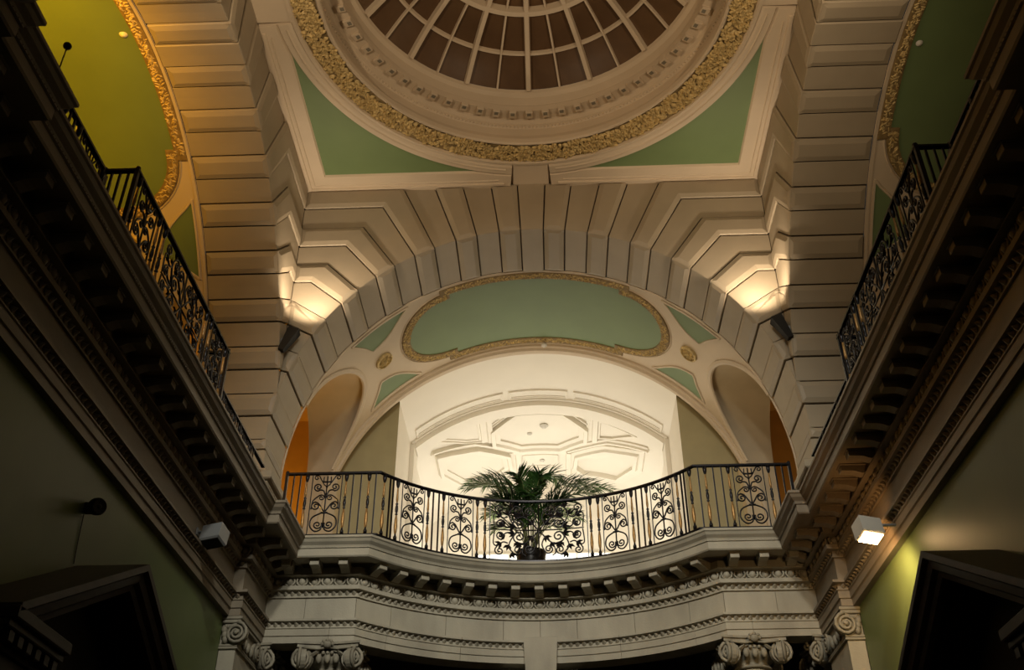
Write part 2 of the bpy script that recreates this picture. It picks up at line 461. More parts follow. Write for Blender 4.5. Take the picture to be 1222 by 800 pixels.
mb.loops([[((RA+.045)*sin(a), max(S+.04, RA*abs(sin(a))+.04), ZS+(RA+.045)*cos(a)) for a in an],
          [((RA+.045)*sin(a), DS, ZS+(RA+.045)*cos(a)) for a in an]], False)
link('joint_backing', mb.mesh('joint_backing', 'joint'), arch)
for nm, lab, rz in (('wall_left', 'rusticated left arch wall beside the yellow lit vault', pi/2), ('wall_right', 'rusticated right arch wall beside the unlit vault', -pi/2)):
    c = copy_tree(arch); c.name = nm+'_arch'; c['label'] = lab; c.rotation_euler = (0,0,rz)
# corner piers below the springing
for sx in (-1, 1):
    p = thing('wall_pier_left' if sx < 0 else 'wall_pier_right', 'banded corner pier carrying the dark uplight, on the %s' % ('yellow lit side' if sx < 0 else 'lit floodlight side'), 'pier', (sx*5.06, YC+5.06, FL), kind='structure')
    h = .416
    for i in range(5):
        z1 = ZS-i*h; z0 = max(z1-h, FL-.02)
        b = MB()
        e = .045 if i % 2 == 0 else 0
        x0, x1 = sorted((sx*(4.5-e), sx*5.63)); y0, y1 = YC+4.5-e, YC+DS
        if i < 1: b.bbox(x0, x1, y0, y1, z0+.006, z1-.006, .03 if e else .01); b.build('pier_course', 'rustic', p)
    # pedestal with cap moulding
    b = MB()
    for (o, z0, z1) in ((.06, 9.02, 9.12), (.14, 8.92, 9.02), (.27, 8.77, 8.92), (.20, 8.69, 8.77), (.11, 7.84, 8.69)):
        x0, x1 = sorted((sx*(4.5-o), sx*5.66)); b.bbox(x0, x1, YC+4.5-o, YC+DS+.03, z0, z1, .02)
    b.build('pedestal', 'rustic', p)
    b = MB(); x0, x1 = sorted((sx*4.55, sx*5.6)); b.box(x0, x1, YC+4.55, YC+DS-.02, FL, ZS); b.build('core', 'joint', p)

# ------------------------------------------------------------------ ceiling square with spandrels, drum and glazed dome
ceil = thing('ceiling', 'cream ceiling square with green corner spandrels around the dome ring', 'ceiling', (0,YC,0), kind='structure')
def quad_ring(mb, r0, z0, r1, z1, n=96, mi=0):
    mb.loops([[(r0*cos(2*pi*i/n), r0*sin(2*pi*i/n), z0) for i in range(n)], [(r1*cos(2*pi*i/n), r1*sin(2*pi*i/n), z1) for i in range(n)]], True, mi=mi, smooth=True)
mb = MB(); n = 96; sq = []
for i in range(n):
    a = 2*pi*i/n; q = 4.5/max(abs(cos(a)), abs(sin(a))); sq.append((q*cos(a), q*sin(a), ZC+.03))
mb.loops([[(3.75*cos(2*pi*i/n), 3.75*sin(2*pi*i/n), ZC+.03) for i in range(n)], sq], True)
link('ceiling_bed', mb.mesh('ceiling_bed', 'cream'), ceil)
GX, GY = 3.93, 3.86
frame = MB(); green = MB(); nn = 48
phs = [R(5.2)+(R(84.8)-R(5.2))*i/nn for i in range(nn+1)]
def pol(r, a, z): return (r*cos(a), r*sin(a), z)
rin, rmid = 3.80, 4.06
ring = {k: [] for k in 'abcdefgh'}
for a in phs:
    rsq = (S+.03)/max(cos(a), sin(a)); rg = min(GX/cos(a), GX/sin(a))
    g0 = min(rmid, rsq-.02); g1 = min(max(rmid, rg), rsq-.01)
    ring['a'].append(pol(rin, a, ZC+.02)); ring['b'].append(pol(rin+.01, a, ZC-.05)); ring['c'].append(pol(rin+.05, a, ZC-.07))
    ring['d'].append(pol(g0-.03, a, ZC-.07)); ring['e'].append(pol(g0, a, ZC-.03))
    ring['f'].append(pol(g1, a, ZC-.03)); ring['g'].append(pol(min(g1+.03, rsq-.005), a, ZC-.07)); ring['h'].append(pol(rsq, a, ZC-.07))
frame.loops([ring['a'], ring['b'], ring['c'], ring['d'], ring['e']], False, smooth=False)
frame.loops([ring['f'], ring['g'], ring['h'], [(x, y, ZC+.03) for x, y, z in ring['h']]], False)
for e in (0, -1):
    pts = [ring[k][e] for k in 'abcdefgh']+[(ring['h'][e][0], ring['h'][e][1], ZC+.03)]
    frame.add(pts, [list(range(len(pts)))])
# raised fillets that follow the outer square and the arc
fn = lambda u, v, d: (u, v, ZC-.07-d)
band(frame, [(.52, S-.10), (S-.10, S-.10), (S-.10, .52)], [(-.03,0),(-.02,.025),(.02,.025),(.03,0)], fn)
band(frame, [(S-.20, .62), (S-.20, S-.20), (.62, S-.20)], [(-.012,0),(0,.015),(.012,0)], fn)
band(frame, [(3.92*cos(a), 3.92*sin(a)) for a in phs[1:-1]], [(-.02,0),(0,.02),(.02,0)], fn)
green.loops([ring['e'], ring['f']], False)
fme = frame.mesh('spandrel_frame', 'cream'); gme = green.mesh('spandrel_panel', 'panel_green')
for q in range(4):
    o = link('spandrel_frame', fme, ceil, rot=(0,0,q*pi/2)); link('spandrel_panel', gme, o)
for q in range(4):     # link bands between the corner frames
    b = MB().bbox(-.345, .345, 3.76, S+.02, ZC-.04, ZC+.02, .015); link('link_band', b.mesh('link_band', 'cream'), ceil, rot=(0,0,q*pi/2))
mb = MB()
for a, b in zip(*(lambda P: (P[:-1], P[1:]))([(3.82,ZC+.02),(3.80,ZC-.06),(3.74,ZC-.07),(3.72,ZC-.03),(3.72,ZC+.0),(3.33,ZC+.03),(3.31,ZC-.02),(3.28,ZC-.03),(3.26,ZC+.0),(3.26,ZC+.10),(3.36,ZC+.16),(3.42,ZC+.34),(3.43,ZC+.52),(3.40,ZC+.56),(3.36,ZC+.58),(3.33,ZC+.64),(3.30,ZC+.66),(3.10,ZC+.67),(3.10,ZC+.80),(3.13,ZC+.84),(3.10,ZC+1.02),(3.04,ZC+1.08),(3.02,ZC+1.15),(3.08,ZC+1.17)])):
    quad_ring(mb, a[0], a[1], b[0], b[1])
link('drum', mb.mesh('drum', 'cream'), ceil)
# dentils and beads
b = MB().bbox(-.065, .065, 3.09, 3.24, ZC+.60, ZC+.72, .008)
b.add([(-.035,3.10,ZC+.596),(.035,3.10,ZC+.596),(.035,3.17,ZC+.596),(-.035,3.17,ZC+.596)], [(0,1,2,3)], 1)
dme = b.mesh('dentil', ['cream', 'stone_dark'])
for i in range(64): link('dentil', dme, ceil, rot=(0,0,2*pi*i/64))
mb = MB()
for i in range(300):
    a = 2*pi*i/300; mb.ball((3.405*cos(a), 3.405*sin(a), ZC+.555), .022, n=5, k=3)
link('bead_ring', mb.mesh('bead_ring', 'cream'), ceil, kind='stuff')
# leafy reliefs
def leaf_bump(mb, c, ux, uy, un, l, wd, h, mi=0):
    """a small curled leaf on a surface frame"""
    P = lambda a, b_, d: c+ux*a*l+uy*b_*wd+un*d*h
    vs = [P(-1,0,.1), P(-.45,-.8,.15), P(.35,-.75,.2), P(1,0,.25), P(.35,.75,.2), P(-.45,.8,.15), P(-.45,0,.85), P(.45,0,1.0)]
    mb.add(vs, [(0,1,6),(1,2,7,6),(2,3,7),(3,4,7),(4,5,6,7),(5,0,6)], mi, False)
def fruit(mb, c, ux, uy, un, r, mi=0):
    L = []
    for j in range(3):
        a = j*pi/4.4; L.append([c+(ux*cos(t)+uy*sin(t))*r*cos(a)+un*(r*1.0*sin(a)+.01) for t in [2*pi*i/6 for i in range(6)]])
    mb.loops(L, True, False, True, mi, True)
rnd = random.Random(3)
mb = MB()
for i in range(2900):
    a = 2*pi*i/2900+rnd.uniform(-.01, .01); rr = 3.36+.34*rnd.random()
    if sin(a) < -.4: continue
    c = Vector((rr*cos(a), rr*sin(a), ZC+.0)); t = rnd.random()*2*pi
    e1 = Vector((cos(t), sin(t), 0)); e2 = Vector((-sin(t), cos(t), 0)); dn = Vector((0,0,-1))
    k = rnd.random()
    if k < .62: leaf_bump(mb, c, e1, e2, dn, rnd.uniform(.045,.075), rnd.uniform(.034,.052), rnd.uniform(.03,.075))
    elif k < .86: fruit(mb, c, e1, e2, dn, rnd.uniform(.028,.045))
    else:
        for q in range(6):
            f = Vector((cos(t+q*pi/3), sin(t+q*pi/3), 0)); g = Vector((-f.y, f.x, 0)); leaf_bump(mb, c+f*.05, f, g, dn, .05, .028, .06)
        fruit(mb, c, e1, e2, dn*1.6, .03)
link('garland', mb.mesh('garland', 'gilt'), ceil, kind='stuff')
mb = MB(); quad_ring(mb, 3.72, ZC-.012, 3.34, ZC+.012); link('garland_bed', mb.mesh('garland_bed', 'gilt_dark'), ceil)

# glazed dome
dome = thing('window_1', 'brown glazed dome with cream ribs above the hall', 'skylight', (0,YC,ZC+1.15), kind='structure')
DP = [(3.04,0), (2.53,.44), (1.85,.80), (1.05,1.06), (.32,1.18)]
def dprof(t):
    t = max(0, min(len(DP)-1-1e-6, t)); i = int(t); u = t-i
    p = [DP[max(0,i-1)], DP[i], DP[i+1], DP[min(len(DP)-1,i+2)]]
    f = lambda a,b,c,d: .5*((2*b)+(-a+c)*u+(2*a-5*b+4*c-d)*u*u+(-a+3*b-3*c+d)*u**3)
    return f(*[q[0] for q in p]), f(*[q[1] for q in p])
da = R(11.25)
for row in range(4):
    k = 4; L = []
    for j in range(k+1):
        r, z = dprof(row+j/k); L.append([(r*cos(pi/2+da*(q/3-.5)*.985), r*sin(pi/2+da*(q/3-.5)*.985), z+.03) for q in range(4)])
    me = MB().loops(L, False, smooth=True).mesh('pane', 'dome_glass')
    for i in range(32): link('pane', me, dome, rot=(0,0,da*(i+.5)))
for main in (0, 1):
    wd, hh = ((.022,.05),(.055,.10))[main]
    L = []
    for j in range(17):
        r, z = dprof(4*j/16); L.append([(-wd, r+.02, z+.03), (-wd*.7, r-hh*.5, z-hh*.7), (wd*.7, r-hh*.5, z-hh*.7), (wd, r+.02, z+.03)])
    me = MB().loops(L, False, True, True).mesh('rib' if main else 'glazing_bar', 'cream')
    for i in range(16): link('rib' if main else 'glazing_bar', me, dome, rot=(0,0,R(22.5*i+(0 if main else 11.25))))
for rt, wd in ((1, .028), (2, .07), (3, .028), (3.97, .08)):
    r, z = dprof(rt); mb = MB(); n = 96
    pr = [(r+wd, z-.00), (r+wd*.6, z-wd*1.4), (r-wd*.6, z-wd*1.4+.02), (r-wd, z+.06)]
    mb.loops([[(q*cos(2*pi*i/n), q*sin(2*pi*i/n), zz) for q, zz in pr] for i in list(range(n))+[0]], False, smooth=False)
    link('ring_bar', mb.mesh('ring_bar', 'cream'), dome)
mb = MB().lathe([(.36,1.16),(.30,1.12),(.05,1.10)], 20); link('crown_boss', mb.mesh('crown_boss', 'cream'), dome)

# ------------------------------------------------------------------ vaulted bays behind the three arches (front one is the model)
Y1, Y2 = DS, 18.85-YC                                   # bay runs from the arch to the back arch
YV, RV, ZV = 17.27-YC, 1.37, 10.95                       # cross vault
def bar(s, y, d):
    a = s/RA; return ((RA-d)*sin(a), y, ZS+(RA-d)*cos(a))
bay = thing('ceiling_vault', 'cream barrel vault with gilt framed green oval behind the front arch', 'vault', (0,YC,0), kind='structure')
def zcut(y):
    q = RV**2-(y-YV)**2; return ZV+sqrt(max(0, q))
mb = MB()
ys = [YV-RV+2*RV*i/36 for i in range(37)]
for sx in (-1, 1):
    L = []
    for y in ys:
        c = math.acos(min(1, (zcut(y)-ZS)/RA)); L.append([bar(sx*RA*c*j/30, y, 0) for j in range(31)])
    mb.loops(L, False, smooth=True)
    mb.loops([[bar(sx*RA*(pi/2)*j/40, y, 0) for j in range(41)] for y in (YV+RV, 18.95-YC)], False, smooth=True)
    mb.loops([[bar(sx*RA*(pi/2)*j/40, y, 0) for j in range(41)] for y in (Y1, YV-RV)], False, smooth=True)
link('vault_shell', mb.mesh('vault_shell', 'cream'), bay)
for sx in (-1, 1):      # cross vaults opening to the corner bays
    mb = MB(); A, B = [], []
    for i in range(33):
        t = pi*i/32; y = YV-RV*cos(t); z = ZV+RV*sin(t); xb = sqrt(RA*RA-(z-ZS)**2)
        A.append((sx*xb, y, z)); B.append((sx*4.76, y, z))
    mb.loops([A, B], False, smooth=True)
    link('cross_vault', mb.mesh('cross_vault', 'tan'), bay)
    mb = MB(); yb = YV+RV
    x0, x1 = sorted((sx*4.1, sx*4.76)); mb.box(x0, x1, yb, yb+.55, FL, ZV+.02); link('back_pier', mb.mesh('back_pier', 'tan'), bay)
    # wall above the cross arch, closing the corner bay
    mb = MB(); P = [(sx*4.76, YV-RV*cos(pi*i/32), ZV+RV*sin(pi*i/32)) for i in range(33)]
    mb.loops([P, [(x, y, 13.6) for x, y, z in P]], False); link('spandrel_wall', mb.mesh('spandrel_wall', 'tan'), bay)
    # moulded band round the cross vault
    pts = []
    for i in range(49):
        t = pi*i/48; y = YV-(RV+.0)*cos(t); z = ZV+RV*sin(t); pts.append((sx*RA*math.acos((z-ZS)/RA), y))
    mb = MB(); q = -sx
    band(mb, pts, [(q*.0,-.01),(q*.0,.03),(q*.05,.045),(q*.10,.03),(q*.12,.0)] if True else None, bar); link('vault_rib', mb.mesh('vault_rib', 'cream'), bay)
# panel outline
SP, YM = RA*R(23.3), 17.21-YC
def outline(hh, rr, n=20):
    P = []
    P += resample([(-SP, -hh), (SP, -hh)], .15)
    P += [(SP+rr*cos(-pi/2+pi*i/n), rr*sin(-pi/2+pi*i/n)) for i in range(n+1)]
    P += resample([(SP, hh), (-SP, hh)], .15)
    P += [(-SP+rr*cos(pi/2+pi*i/n), rr*sin(pi/2+pi*i/n)) for i in range(n+1)]
    return [(s, y+YM) for s, y in P]
mb = MB(); L0, L1 = [], []
K = 80; smax = SP+.92
for i in range(K+1):
    s = -smax+2*smax*i/K; q = abs(s)
    h = 1.07 if q <= SP else sqrt(max(0, .92**2-(q-SP)**2))
    L0.append(bar(s, YM-h, .012)); L1.append(bar(s, YM+h, .012))
mb.loops([L0, L1], False, smooth=True); link('green_oval_panel', mb.mesh('green_oval_panel', 'panel_green'), bay)
gp_ = [p for i, p in enumerate(outline(1.15, 1.0))]
gb = MB(); band(gb, gp_, [(-.10,.0),(-.095,.03),(-.07,.035),(.07,.035),(.095,.03),(.10,.0)], bar, closed=True)
link('gilt_border', gb.mesh('gilt_border', 'gilt_dark'), bay)
mb = MB(); rnd = random.Random(5)
gl = resample(gp_, .028, True)
for i, (s, y) in enumerate(gl):
    for q in range(2):
        off = rnd.uniform(-.065, .065); s2, y2 = s+rnd.uniform(-.03,.03), y+off if abs(y-YM) > .95 and abs(s) < SP else y+off*.3
        if not (abs(y-YM) > .95 and abs(s) < SP):
            d = hypot(abs(s)-SP, y-YM); k = (1.0+off)/max(.1, d); s2 = math.copysign(SP+(abs(s)-SP)*k, s); y2 = YM+(y-YM)*k
        c = Vector(bar(s2, y2, .03)); dn = (Vector(bar(s2, y2, 1))-c).normalized(); tx = Vector((0,1,0)); ty = dn.cross(tx)
        t = rnd.random()*6.28; e1 = tx*cos(t)+ty*sin(t); e2 = -tx*sin(t)+ty*cos(t)
        leaf_bump(mb, c, e1, e2, dn, rnd.uniform(.03,.05), rnd.uniform(.016,.024), rnd.uniform(.014,.028))
link('gilt_foliage', mb.mesh('gilt_foliage', 'gilt'), bay, kind='stuff')
# corner fields
TRI = [(33.6,16.03),(35,16.12),(37.2,16.31),(39.2,16.46),(41.2,16.57),(43.4,16.63),(45.6,16.66),(46.2,16.60),(47.2,16.43),(48.8,16.25),(50.9,16.03)]
def tri_y(a):
    for p, q in zip(TRI[:-1], TRI[1:]):
        if p[0] <= a <= q[0]: return p[1]+(q[1]-p[1])*(a-p[0])/(q[0]-p[0])
    return 16.03
for sx in (-1, 1):
    for fl in (0, 1):
        A, B = [], []; kk = 26
        lim = 50.9 if not fl else 50.9
        for i in range(kk+1):
            a = 33.6+(lim-33.6)*i/kk; y0, y1 = 16.02, tri_y(a)
            if fl: y0, y1 = 34.45-y0, 34.45-y1
            A.append((sx*RA*R(a), y0-YC)); B.append((sx*RA*R(a), y1-YC))
        m2 = MB().loops([[bar(*p, .01) for p in A], [bar(*p, .01) for p in B]], False, smooth=True)
        o = link('green_corner_field', m2.mesh('green_corner_field', 'panel_green'), bay)
        m2 = MB(); P = A+B[::-1]
        P = [p for i, p in enumerate(P) if i == 0 or hypot(p[0]-P[i-1][0], p[1]-P[i-1][1]) > .01]
        band(m2, P, [(-.025,0),(-.015,.03),(.015,.03),(.025,.0)], bar, closed=True)
        link('field_moulding', m2.mesh('field_moulding', 'cream'), o)
    # rosette
    s0 = sx*RA*R(43.3); y0 = 17.18-YC; m2 = MB()
    c = Vector(bar(s0, y0, 0)); dn = (Vector(bar(s0, y0, 1))-c).normalized(); tx = Vector((0,1,0)); ty = dn.cross(tx)
    prof = [(.20,0),(.20,.05),(.165,.065),(.15,.03),(.05,.03),(.0,.03)]
    m2.loops([[c+tx*(r*cos(t))+ty*(r*sin(t))+dn*h for t in [2*pi*i/24 for i in range(24)]] for r, h in prof], True)
    for k in range(8):
        t = k*pi/4; e1 = tx*cos(t)+ty*sin(t); e2 = -tx*sin(t)+ty*cos(t); leaf_bump(m2, c+e1*.09+dn*.03, e1, e2, dn, .06, .04, .04)
    fruit(m2, c+dn*.03, tx, ty, dn, .045)
    link('rosette', m2.mesh('rosette', 'gilt'), bay)
    # oval-end frame
    m2 = MB(); pts = [(sx*(SP+1.34*cos(t)), YM+1.34*sin(t)) for t in [-1.05+2.1*i/24 for i in range(25)]]
    pts = [p for p in pts if abs(p[1]-YM) < 1.2]
# fillet round gilt border
m2 = MB(); band(m2, outline(1.285, 1.13), [(-.02,0),(0,.022),(.02,0)], bar, closed=True); link('oval_fillet', m2.mesh('oval_fillet', 'cream'), bay)
# back arch mouldings and front edge bead
m2 = MB()
for yy, pr in ((Y2-.18, [(-.10,0),(-.09,.05),(-.03,.06),(-.02,.11),(.05,.12),(.10,.09),(.14,.0)]), (Y1+.03, [(-.02,0),(-.02,.02),(.03,.02),(.04,0)])):
    band(m2, [(RA*(-pi/2+pi*i/72), yy) for i in range(73)], [(o, h) for o, h in pr], bar)
link('arch_moulding', m2.mesh('arch_moulding', 'cream'), bay)
# small detector at the crown near the back arch
det = MB().lathe([(.0,-.05),(.035,-.045),(.05,-.02),(.065,-.015),(.065,.0)], 14)
DET = det.mesh('smoke_detector', 'white_plastic')
for nm, lab, rz in (('ceiling_vault_left', 'barrel vault of the left gallery glowing yellow', pi/2), ('ceiling_vault_right', 'dim barrel vault of the right gallery', -pi/2)):
    c = copy_tree(bay); c.name = nm; c['label'] = lab; c.rotation_euler = (0,0,rz)
    e = link('end_wall', MB().box(-4.6, 4.6, Y2+.05, Y2+.2, FL, 14.0).mesh('end_wall', 'olive'), c)
for lab, q in (('white smoke detector above the plant, at the foot of the oval panel', (.18, 18.40)),):
    a = q[0]/RA
    link('smoke_detector', DET, None, label=lab, cat='detector', loc=((RA-.13)*sin(a), q[1], ZS+(RA-.13)*cos(a)))
link('smoke_detector', DET, None, label='round white detector beside the gilt border of the yellow vault', cat='detector', loc=(-6.03, YC-RA*sin(R(5.6))*1, ZS+RA*cos(R(5.6))-.0))
link('smoke_detector', DET, None, label='round detector beside the gilt border of the unlit right vault', cat='detector', loc=(6.0, YC+.25, ZS+RA-.0))
rod = thing('rod_sensor', 'small dark ball on a thin rod above the railing of the yellow lit gallery', 'sensor', (-4.38, 6.40, 8.99))
MB().ball((-4.38,6.40,9.43), .042, .042, .04, 12, 7).build('ball', 'dark_metal', rod)
MB().tube([(-4.38,6.40,8.992),(-4.38,6.40,9.40)], .007, 6).build('rod', 'dark_metal', rod)

# corner bays and outer gallery shell
mb = MB()
for sx in (-1, 1):
    x0, x1 = sorted((sx*4.0, sx*9.2)); 
    mb.add([(sx*4.76,21.2,FL),(sx*9.2,21.2,FL),(sx*9.2,21.2,13.6),(sx*4.76,21.2,13.6)], [(0,1,2,3)])
    mb.add([(sx*9.2,14.0,FL),(sx*9.2,21.2,FL),(sx*9.2,21.2,13.6),(sx*9.2,14.0,13.6)], [(0,1,2,3)])
    mb.add([(sx*4.76,14.77,13.6),(sx*9.2,14.77,13.6),(sx*9.2,21.2,13.6),(sx*4.76,21.2,13.6)], [(0,1,2,3)])
    mb.add([(sx*4.76,19.2,FL),(sx*4.76,21.2,FL),(sx*4.76,21.2,13.6),(sx*4.76,19.2,13.6)], [(0,1,2,3)])
    b, t = sorted((sx*4.8, sx*9.2)); mb.box(b, t, 21.05, 21.2, 8.95, 9.05); mb.box(b, t, 21.1, 21.2, 9.05, 9.12)
plain('wall_corner', 'amber lit walls of the corner bays behind the piers', mb, 'amber_wall')
mb = MB()
for sx in (-1, 1):
    mb.add([(sx*4.5,-2,FL),(sx*9.2,-2,FL),(sx*9.2,-2,14.5),(sx*4.5,-2,14.5)], [(0,1,2,3)])

# ------------------------------------------------------------------ landing behind the back arch: white coffered vault
XJ = 3.0
land = thing('ceiling_landing', 'bright white coffered vault behind the palm', 'vault', (0,YC,0), kind='structure')
aw = asin(XJ/RA)
mb = MB()
LY = (18.95-YC, 25.6-YC)
mb.loops([[bar(RA*(-aw+2*aw*i/40), y, .0) for i in range(41)] for y in [LY[0]+(LY[1]-LY[0])*k/8 for k in range(9)]], False, smooth=True)
link('vault_shell', mb.mesh('vault_shell', 'white'), land)
zt = ZS+RA*cos(aw)
for sx in (-1, 1):
    mb = MB().box(*sorted((sx*XJ, sx*(XJ+.12))), 19.02-YC, 25.7-YC, FL, zt+.05)
    link('side_wall', mb.mesh('side_wall', 'white'), land)
    # jamb pilaster strips
    mb = MB()
    for (a, b) in ((20.9, 21.45),):
        mb.bbox(*sorted((sx*(XJ-.10), sx*(XJ+.02))), a-YC, b-YC, FL, zt+.05, .02)
    link('jamb_pilaster', mb.mesh('jamb_pilaster', 'white'), land)
    # olive wall beside the opening
    P = []
    n = 20
    lo = [(sx*(XJ+(4.62-XJ)*i/n)) for i in range(n+1)]
    mb = MB(); mb.loops([[(x, 19.0-YC, FL) for x in lo], [(x, 19.0-YC, ZS+sqrt(max(0, (RA+.1)**2-x*x))) for x in lo]], False)
    link('olive_jamb_wall', mb.mesh('olive_jamb_wall', 'olive'), land)
def cof(path, closed=True, w=.06, h=.06, name='coffer_moulding'):
    P = resample([(RA*R(a-90)*-1, y-YC) for a, y in path], .12, closed)
    b = MB(); band(b, P, [(-w,0),(-w,h),(-w*.2,h),(0,h*.5),(w,h*.4),(w,0)], bar, closed=closed); link(name, b.mesh(name, 'white'), land)
def archband(y0, y1, h, a=aw-.005):
    b = MB(); band(b, [(RA*(-a+2*a*i/48), (y0+y1)/2-YC) for i in range(49)], [(-(y1-y0)/2,0),(-(y1-y0)/2,h),((y1-y0)/2,h),((y1-y0)/2,0)], bar); link('arch_rib', b.mesh('arch_rib', 'white'), land)
archband(20.95, 21.38, .16); archband(20.86, 20.95, .05)
for a0, a1 in ((129,101),(98.5,81.5),(79,51)): cof([(a0,20.50),(a1,20.50),(a1,20.78),(a0,20.78)], w=.03, h=.04)
cof([(104.3,22.45),(104.3,22.12),(97,21.55),(83,21.55),(75.7,22.12),(75.7,22.65),(83.5,23.3),(96.5,23.3),(104.3,22.75)], w=.12, h=.14)
for s in (1, -1):
    mr = lambda L: [(90+s*(a-90), y) for a, y in L]
    cof(mr([(122,21.62),(109,21.55),(109,22.45),(114,22.25)]), w=.05)
    cof(mr([(106.5,21.55),(100,21.5),(106.0,21.95)]), w=.04)
    cof(mr([(123.5,22.35),(117,22.65),(111.5,22.85),(101.5,23.6),(101.0,24.3),(104.7,24.6),(117.5,24.3),(123.5,23.2)]), w=.12, h=.14)
    cof(mr([(126,21.95),(119,22.2),(112,22.45),(106,22.9),(99,23.4)]), closed=False, w=.07, h=.10, name='cross_rib')
    cof(mr([(107,21.4),(107,22.6)]), closed=False, w=.15, h=.09, name='cross_rib')
    cof(mr([(98.5,23.5),(98.5,25.0)]), closed=False, w=.15, h=.09, name='cross_rib')
cof([(95.3,23.75),(84.7,23.75),(84.7,24.45),(95.3,24.45)], w=.05)
cof([(99,23.55),(81,23.55)], closed=False, w=.15, h=.09, name='cross_rib')
plain('wall_end', 'white end wall of the landing around the bright window', MB().box(-3.2, 3.2, 25.55, 25.7, FL, 14.1), 'white')
# ceiling fitting and small lamps on the landing vault
for s0, y, k, lab in ((.12, 22.2, 1.7, 'larger glinting ceiling fitting in the octagonal coffer'), (-.25, 22.6, 1, 'small white spot beside the larger fitting in the octagonal coffer'), (.05, 24.1, 1, 'small white spot in the square coffer between two octagons')):
    a = s0/RA
    o = link('ceiling_spot', DET, None, label=lab, cat='spot light', group='ceiling spots on the landing', loc=((RA-.01)*sin(a), y, ZS+(RA-.01)*cos(a))); o.scale = (k, k, k)
# bright window of the landing
win = thing('window_2', 'bright daylit window low behind the palm pot', 'window', (0,25.5,10.2), kind='structure')
for i in range(4):
    for j in range(3):
        x0 = -1.8+.9*i; z0 = 10.2+.55*j
        MB().box(x0+.02, x0+.88, 25.49, 25.51, z0+.02, z0+.53).build('pane', 'pane_glow', win)
mb = MB()
for i in range(5): mb.bbox(-1.82+.9*i, -1.78+.9*i, 25.46, 25.54, 10.18, 11.87, .01)
for j in range(4): mb.bbox(-1.82, 1.82, 25.465, 25.535, 10.18+.55*j, 10.22+.55*j, .01)
mb.build('window_frame', 'white', win)

# ------------------------------------------------------------------ columns with Ionic capitals
def spiral(cx, cy, r0, turns, a0, ccw=1, n=14, r1=.14):
    P = []
    N = int(turns*n)
    for i in range(N+1):
        t = i/N; r = r0*(1-t*(1-r1)); a = a0+ccw*2*pi*turns*t; P.append((cx+r*cos(a), cy+r*sin(a)))
    return P
def volute(mb, c, ax, upv, r, th, flip=1):
    """scroll disc centred c facing ax"""
    ax = Vector(ax).normalized(); upv = Vector(upv); rt = upv.cross(ax).normalized()*flip; c = Vector(c)
    n = 18
    L = [[c+(rt*cos(2*pi*i/n)+upv*sin(2*pi*i/n))*rr+ax*d for i in range(n)] for rr, d in ((r*.90,-th),(r*.90,-th*.1),(r*.80,-th*.1),(r*.2,-th*.05))]
    mb.loops(L, True, True, True)
    mb.tube([c+rt*x+upv*y+ax*(th*.15+th*.5*(1-hypot(x, y)/r)) for x, y in spiral(0, 0, r*.90, 2.3, pi/2, -1, 12, .16)], r*.15, 6, r1=r*.09)
    mb.tube([c+ax*th*.3, c+ax*(th*.75)], r*.17, 8)
VOL = []; AB = MB()
def capital_mesh(stone='stone'):
    mb = MB(); h = .43
    # abacus with hollow sides
    for z0, z1, o in ((-.035, 0, .50), (-.085, -.035, .47)):
        P = []
        for q in range(4):
            for i in range(8):
                t = -1+2*i/8; u = o*t*.98; dpt = o-.07*(1-t*t)
                a = q*pi/2; x, y = u, -dpt
                P.append((x*cos(a)-y*sin(a), x*sin(a)+y*cos(a)))
        AB.loops([[(x, y, z0) for x, y in P], [(x, y, z1) for x, y in P]], True, True, True)
    mb.lathe([(.25,-h),(.285,-h),(.30,-.41),(.285,-.39),(.26,-.385),(.26,-.33),(.30,-.31),(.36,-.24),(.385,-.17),(.36,-.11),(.34,-.085)], 24)
    for q in range(4):
        a = q*pi/2; rot = lambda v: Vector((v[0]*cos(a)-v[1]*sin(a), v[0]*sin(a)+v[1]*cos(a), v[2]))
        for s in (-1, 1):
            VOL.append(MB()); volute(VOL[-1], rot((s*.385, -.41, -.25)), rot((s*.22, -1, 0)), (0,0,1), .18, .08, flip=s)
            mb.tube([rot((s*x, -y, z)) for x, y, z in ((.02,.43,-.09),(.15,.44,-.11),(.26,.45,-.10),(.36,.45,-.09))], .022, 5)
            leaf_bump(mb, rot((s*.20, -.40, -.17)), rot((s*.8, 0, -.6)), rot((0,0,1)), rot((0,-1,0)), .10, .045, .05)
        for s in (-1.2, 0, 1.2):
            mb.ball(rot((s*.11, -.37, -.24)), .05, .05, .075, 8, 5)
            mb.ball(rot((s*.055+.0, -.40, -.16)), .03, .03, .03, 6, 4)
        mb.ball(rot((0, -.46, -.05)), .075, .05, .06, 8, 5)
        for k in range(5):
            t = pi*k/4; mb.ball(rot((.08*cos(t), -.48, -.05+.06*sin(t))), .03, .025, .03, 6, 4)
    return mb
CAPME = capital_mesh().mesh('capital', 'carved_stone')
ABME = AB.mesh('abacus', 'carved_stone'); VOLME = [v.mesh('volute', 'carved_stone') for v in VOL]
mb = MB().lathe([(.29,.35),(.285,1.5),(.27,3.5),(.25,5.93)], 28); mb.lathe([(.255,5.80),(.275,5.82),(.275,5.85),(.255,5.87)], 28)
SHME = mb.mesh('shaft', 'stone')
mb = MB().bbox(-.42,.42,-.42,.42,0,.14,.01); mb.lathe([(.40,.14),(.42,.19),(.38,.24),(.33,.27),(.37,.31),(.30,.36)], 24); BSME = mb.mesh('base', 'stone')
def column(x, y, lab, group=None, rz=0):
    c = thing('column', lab, 'column', (x, y, 0), rz, group=group)
    link('shaft', SHME, c); link('base', BSME, c); cp = link('capital', CAPME, c, loc=(0,0,6.375)); link('abacus', ABME, cp)
    for v in VOLME: link('volute', v, cp)
